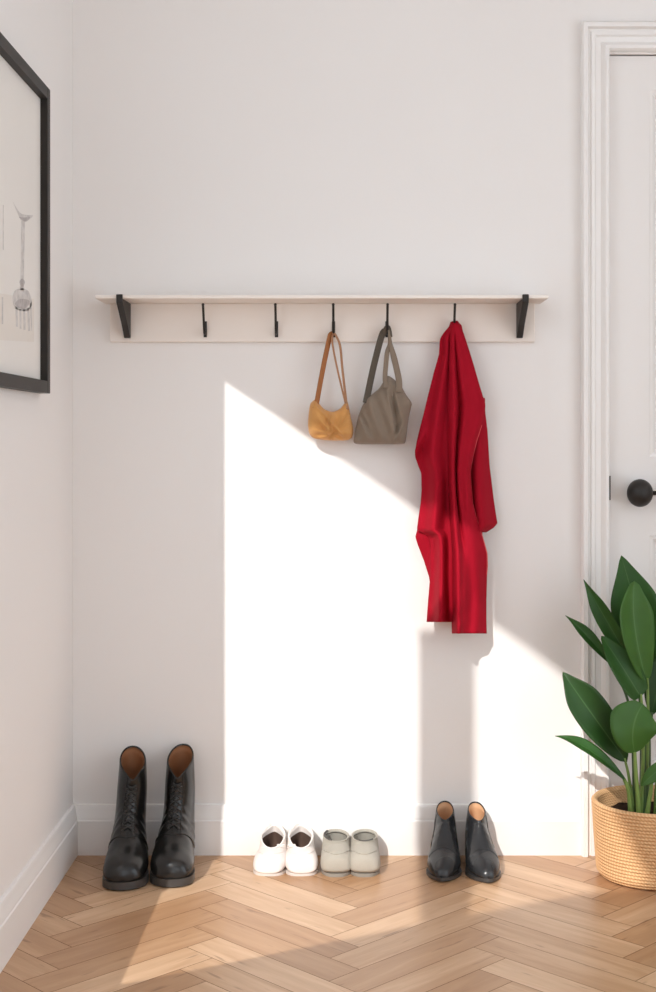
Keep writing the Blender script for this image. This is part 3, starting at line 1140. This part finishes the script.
def flat_shoe(x, y, rz, side, label, m_up, m_in, m_sole, grp, heel, throat, name, pale):
    root = empty(name, (x, y, 0), label, 'shoe', rz, grp)
    if pale:
        keys = [(-.180, .032, -.180, .012, .012), (-.173, .045, -.177, .007, .032), (-.152, .054, -.157, .006, .041), (-.128, .056, -.122, .006, .0435),
                (-.113, .056, -.062, .006, .042), (-.109, .054, -.016, .013, .039), (-.107, .052, -.002, .036, .037), (-.106, .051, -.004, .070, .035), (-.106, .051, -.012, .096, .033)]
        dp = .60
    else:
        keys = [(-.186, .036, -.186, .020, .014), (-.181, .050, -.183, .014, .030), (-.166, .061, -.170, .007, .039), (-.145, .066, -.145, .007, .042),
                (-.128, .068, -.090, .007, .0415), (-.118, .068, -.026, .013, .039), (-.113, .069, -.004, .034, .0375), (-.111, .070, -.004, .056, .036), (-.110, .070, -.008, .074, .034)]
        dp = .62
    L = Last(keys, side=side, bend=.004, flat=3.6, pin=.10, pb=.45 if pale else .0)
    n = shoe_parts(root, L, m_up, m_up if pale else m_in, .0035, dp, m_in)
    s = .004 if pale else .003
    e = -.176 if pale else -.182
    wmax = .0430 if pale else .0405
    out = [(s, .001), (s - .003, .018), (-.018, .030), (-.055, .036), (-.095, .041), (-.125, wmax), (-.150, wmax - .001), (-.168, wmax * .75), (e + .001, wmax * .42), (e - .0015, .001)]
    sole_mesh(root, out, side, .004, lambda y: 0.0, lambda y: .0080 if pale else .0085, m_sole)
    # apron seam over the toe and piping round the opening
    mb = MB()
    pts = []
    for t in range(25):
        a = (t - 12) / 12
        pts.append(L.pt(n * (.20 + .30 * abs(a) ** 2.2), PI / 2 + a * 1.05, .0006))
    mb.tube(pts, .0012 if pale else .0016, 6)
    mb.build('seam', m_up if pale else M['grey'], root)
    top = L.ring(n)
    rim = [p + Vector((0, 0, .0018)) for p in top] + [top[0] + Vector((0, 0, .0018))]
    if pale:
        MB().tube(rim, .0021, 8).build('piping', m_up, root)
    else:
        k0, k1 = (int(len(top) * .33), int(len(top) * .66)) if side > 0 else (int(len(top) * .14), int(len(top) * .36))
        MB().tube(rim, .0017, 8).build('piping', M['grey'], root)
        MB().tube([p * 1.0 + Vector((-.08 * p.x, -.03 * (p.y + .06), .0014)) for p in rim[k0:k1]], .0029, 8).build('dark_trim', M['grey_dark'], root)
    if not pale:
        return root
    # little bow knot at the throat
    c = L.pt(n * .93, PI / 2 - side * .75, .003)
    mb = MB()
    for sgn in (1, -1):
        lp = [c + Vector((sgn * .010 * math.sin(PI * t / 10), -.004 * math.sin(2 * PI * t / 10), .002 + .0045 * math.sin(2 * PI * t / 10))) for t in range(11)]
        mb.tube(lp, .0016, 6)
    mb.lathe([(1e-4, -.0035), (.0026, -.0025), (.0036, 0), (.0026, .0025), (1e-4, .0035)], c + Vector((0, -.001, .002)), 12)
    mb.build('bow', m_up, root)
    return root


flat_shoe(-.208, -.020, -.07, 1, 'white slip-on shoe leftmost of the four pale flats', M['white'], M['white_in'], M['sole_w'], 'white slip-on shoes', 0, 0, 'slip_on_shoe', True)
flat_shoe(-.136, -.020, .08, -1, 'white slip-on shoe beside the grey pair', M['white'], M['white_in'], M['sole_w'], 'white slip-on shoes', 0, 0, 'slip_on_shoe', True)
flat_shoe(-.041, -.022, .01, 1, 'greige slip-on shoe beside the white pair', M['grey'], M['grey_in'], M['sole_g'], 'greige slip-on shoes', 0, 0, 'slip_on_shoe', False)
flat_shoe(.042, -.022, .0, -1, 'greige slip-on shoe rightmost of the four pale flats', M['grey'], M['grey_in'], M['sole_g'], 'greige slip-on shoes', 0, 0, 'slip_on_shoe', False)

# ------------------------------------------------------------------ plant in its basket
PX, PY = .797, -.186
proot = Vector((PX, PY, 0))
plant = empty('potted_plant', proot, 'broad-leaved green plant in a round woven basket by the white door', 'plant')
rows = 23
prof = []
H = .198


def rad(h):
    return .1385 + .0145 * (h / H) ** .8 if h > .014 else .1385 - .012 * (1 - h / .014) ** 2


for k in range(rows):
    for t in range(6):
        h = H * (k + t / 6) / rows
        prof.append((rad(h) + .0046 * math.sin(PI * t / 6), h))
prof += [(rad(H) - .001, H + .002), (rad(H) - .006, H + .002), (rad(H) - .010, H - .002)]
for k in range(9):
    for t in range(5):
        h = H - .004 - .055 * (k + t / 5) / 9
        prof.append((rad(h) - .011 - .0016 * math.sin(PI * t / 5), h))
N = 96
vs, fs, uvs = [], [], []
for i, (r, h) in enumerate(prof):
    for k in range(N):
        a = 2 * PI * k / N
        vs.append((r * math.cos(a), r * math.sin(a), h + .0005))
for i in range(len(prof) - 1):
    for k in range(N):
        fs.append((i * N + k, i * N + (k + 1) % N, (i + 1) * N + (k + 1) % N, (i + 1) * N + k))
fs.append(tuple(range(N - 1, -1, -1)))
me = bpy.data.meshes.new('basket')
me.from_pydata(vs, [], fs)
me.materials.append(M['basket'])
lay = me.uv_layers.new(name='UVMap')
for p in me.polygons:
    p.use_smooth = len(p.vertices) == 4
    for li in p.loop_indices:
        vi = me.loops[li].vertex_index
        i, k = divmod(vi, N)
        if len(p.vertices) == 4 and k == 0 and any(me.loops[q].vertex_index % N == N - 1 for q in p.loop_indices):
            k = N
        lay.data[li].uv = (k / N * 3.0, i / 6.0 * .35)
link('basket', me, plant)
# soil
vs, fs = [(0, 0, .162)], []
rr = random.Random(3)
for i in range(1, 9):
    for k in range(48):
        a = 2 * PI * k / 48
        r = .131 * i / 8
        vs.append((r * math.cos(a), r * math.sin(a),   .158 + rr.uniform(-.004, .004)))
for k in range(48):
    fs.append((0, 1 + k, 1 + (k + 1) % 48))
for i in range(7):
    for k in range(48):
        a = 1 + i * 48
        fs.append((a + k, a + 48 + k, a + 48 + (k + 1) % 48, a + (k + 1) % 48))
obj('soil', vs, fs, M['soil'], plant)


def leaf(stalk, tip, mid, base, hw, yt, ym, yb, m='leaf', tilt=(0, -1, .3), fold=.25, peak=.55, curl=0.0, blunt=1.0, wave=.0):
    """leaf blade from base to tip; hw half width in photo pixels at the blade's depth"""
    P0, P1, P2 = at(*base, yb) - proot, at(*mid, ym) - proot, at(*tip, yt) - proot
    # quadratic passing through mid
    C = P1 * 2 - (P0 + P2) / 2
    W = hw / (F / (D + ym))
    nr, nc = 26, 10
    nrm0 = Vector(tilt).normalized()
    vs, fs, uv = [], [], []
    for i in range(nr + 1):
        t = i / nr
        p = P0 * (1 - t) ** 2 + C * 2 * t * (1 - t) + P2 * t * t
        tan = ((C - P0) * (1 - t) + (P2 - C) * t).normalized()
        side = tan.cross(nrm0).normalized()
        nn = side.cross(tan).normalized()
        e = math.log(.5) / math.log(peak)
        w = W * (math.sin(PI * min(1, t ** e)) ** (.85 * blunt)) * (1 - .42 * ss(.62, 1, t)) * 1.04 if 0 < t < 1 else 0
        w = max(w, .0006)
        for j in range(nc + 1):
            u = j / nc * 2 - 1
            q = p + side * (w * u * (1 - .08 * abs(u))) + nn * (fold * w * (abs(u) ** 1.3 - .2) + curl * w * u + wave * w * math.sin(t * 11 + u * 2) * abs(u))
            vs.append(q); uv.append((j / nc, t))
    for i in range(nr):
        for j in range(nc):
            a = i * (nc + 1) + j
            fs.append((a, a + 1, a + nc + 2, a + nc + 1))
    me = bpy.data.meshes.new('leaf')
    me.from_pydata([tuple(v) for v in vs], [], fs)
    me.materials.append(M[m])
    lay = me.uv_layers.new(name='UVMap')
    for lp in me.loops:
        lay.data[lp.index].uv = uv[lp.vertex_index]
    for p in me.polygons:
        p.use_smooth = True
    o = link('leaf', me, stalk)
    solidify(o, .0009)
    return o


def stalk(pts, r0, r1, m='stem'):
    P = crom([tuple(at(px, py, y) - proot) for px, py, y in pts], 6)
    n = len(P)
    mb = MB().tube(P, [r0 + (r1 - r0) * i / (n - 1) for i in range(n)], 10)
    return mb.build('stalk', M[m], plant)


B0 = 815          # just under the rim line, inside the basket
# tall back leaves
s = stalk([(648, 822, -.17), (649, 760, -.165), (649, 715, -.16), (650, 688, -.155)], .0062, .003, 'stem_dark')
leaf(s, (621.3, 555.5), (638, 618), (653, 688), 26, -.14, -.165, -.155, 'leaf', (-.25, -1, .1), .12, .50, 0, .8)
s = stalk([(645, 822, -.20), (647, 760, -.21), (648, 710, -.215), (647.5, 678, -.22)], .0060, .003)
leaf(s, (634.5, 581), (635.5, 628), (647, 682), 20, -.225, -.235, -.22, 'leaf_light', (.30, -1, .25), .30, .58, .0, .5)
s = stalk([(640, 822, -.19), (641.5, 760, -.19), (640.5, 710, -.19), (636, 672, -.19)], .0055, .0025, 'stem_dark')
leaf(s, (583.6, 579.5), (605.5, 619), (637, 672), 9.5, -.17, -.185, -.19, 'leaf', (-.55, -1, .35), .45, .45)
s = stalk([(634, 822, -.18), (633.5, 760, -.18), (629, 706, -.18), (618, 677, -.18), (608, 659, -.18)], .0055, .0022, 'stem_dark')
leaf(s, (565.5, 615.5), (588.5, 637), (610, 664), 6.5, -.16, -.175, -.18, 'leaf', (-.2, -1, .7), .5, .5)
s = stalk([(641, 822, -.22), (643, 760, -.225), (643, 720, -.23), (641, 694, -.23)], .0055, .0028)
leaf(s, (601.5, 636), (621.5, 665), (641, 697), 16, -.215, -.235, -.23, 'leaf', (.25, -1, .45), .28, .34, 0, .5)
# the broad low leaf on the left
s = stalk([(633, 822, -.21), (632, 800, -.212), (628.5, 775, -.215), (624.5, 758, -.217)], .0058, .003)
leaf(s, (562.8, 672), (589, 709.5), (627, 762), 19, -.20, -.225, -.217, 'leaf_dark', (-.15, -1, .55), .30, .46, .05, .8)
# narrow arching leaf
s = stalk([(631.5, 822, -.235), (630.5, 806, -.24), (628.5, 790, -.243), (624, 779, -.245)], .0090, .0045)
leaf(s, (555, 736), (589, 749.5), (628, 783), 8.5, -.235, -.25, -.245, 'leaf', (.15, -1, 1.1), .35, .50, -.1)
# round pale leaf in front
s = stalk([(638.5, 822, -.25), (638, 800, -.255), (636, 775, -.26), (634.8, 752, -.262)], .0072, .0042)
leaf(s, (643, 704), (633.5, 727), (634.7, 753), 26, -.25, -.272, -.262, 'leaf_light', (-.05, -1, .25), .14, .64, .0, .38, .03)
# small leaf at the frame edge, and more beyond it
s = stalk([(645.5, 822, -.25), (648.5, 805, -.255), (651.5, 785, -.26), (650.5, 778, -.26)], .0072, .0035)
leaf(s, (676, 757), (656, 772), (641, 786), 8, -.25, -.265, -.26, 'leaf_light', (.1, -1, .5), .25, .5)
s = stalk([(646, 822, -.205), (646, 780, -.205), (648, 740, -.205), (652, 712, -.205)], .0095, .0040, 'stem_dark')
leaf(s, (672, 640), (660, 680), (651, 716), 15, -.19, -.205, -.205, 'leaf_dark', (-.2, -1, .3), .2, .5)
s = stalk([(655, 822, -.22), (658, 770, -.225), (664, 735, -.23), (672, 718, -.235)], .006, .003)
leaf(s, (726, 655), (697, 690), (671, 720), 15, -.23, -.24, -.235, 'leaf', (.3, -1, .4), .2, .5)
s = stalk([(657, 822, -.17), (662, 760, -.165), (670, 700, -.16), (680, 672, -.155)], .006, .003)
leaf(s, (716, 580), (698, 630), (679, 675), 17, -.14, -.15, -.155, 'leaf', (.2, -1, .3), .2, .5)
s = stalk([(660, 822, -.24), (668, 790, -.25), (680, 770, -.255), (690, 765, -.258)], .006, .003)
leaf(s, (742, 752), (715, 752), (688, 766), 10, -.25, -.265, -.258, 'leaf_light', (.2, -1, .9), .25, .5)
# young spear beside the thick stalk
stalk([(642.5, 822, -.215), (642.5, 790, -.215), (643.5, 760, -.215), (644.5, 735, -.215), (645, 722, -.215)], .0105, .004, 'stem_dark')

# ------------------------------------------------------------------ light
sun = bpy.data.lights.new('sun', 'SUN')
sun.energy = 3.3
sun.angle = math.radians(.53)
sun.color = (1.0, .965, .92)
so = bpy.data.objects.new('sun', sun)
COL.objects.link(so)
so.rotation_euler = sunv.to_track_quat('-Z', 'Y').to_euler()
so.location = (-2, -5, 4)

w = bpy.data.worlds.new('sky')
S.world = w
w.use_nodes = True
bg = w.node_tree.nodes['Background']
bg.inputs[0].default_value = (.89, .96, 1.03, 1)
bg.inputs[1].default_value = 2.28

# ------------------------------------------------------------------ camera
cam = bpy.data.cameras.new('camera')
cam.sensor_fit = 'VERTICAL'
cam.sensor_height = 36.0
cam.sensor_width = 36.0
cam.lens = F / 992 * 36.0
cam.shift_x = -(VX - 328) / 992
cam.shift_y = -(496 - VY) / 992
cam.clip_start = .05
co = bpy.data.objects.new('camera', cam)
COL.objects.link(co)
co.location = (0, -D, EYE)
co.rotation_euler = (PI / 2, 0, 0)
S.camera = co

S.view_settings.view_transform = 'Standard'
S.view_settings.look = 'None'
S.view_settings.gamma = 1
S.view_settings.exposure = 0
S.view_settings.use_curve_mapping = False
S.cycles.use_denoising = True
S.cycles.max_bounces = 10
S.cycles.diffuse_bounces = 8
S.cycles.caustics_reflective = False
S.cycles.caustics_refractive = False
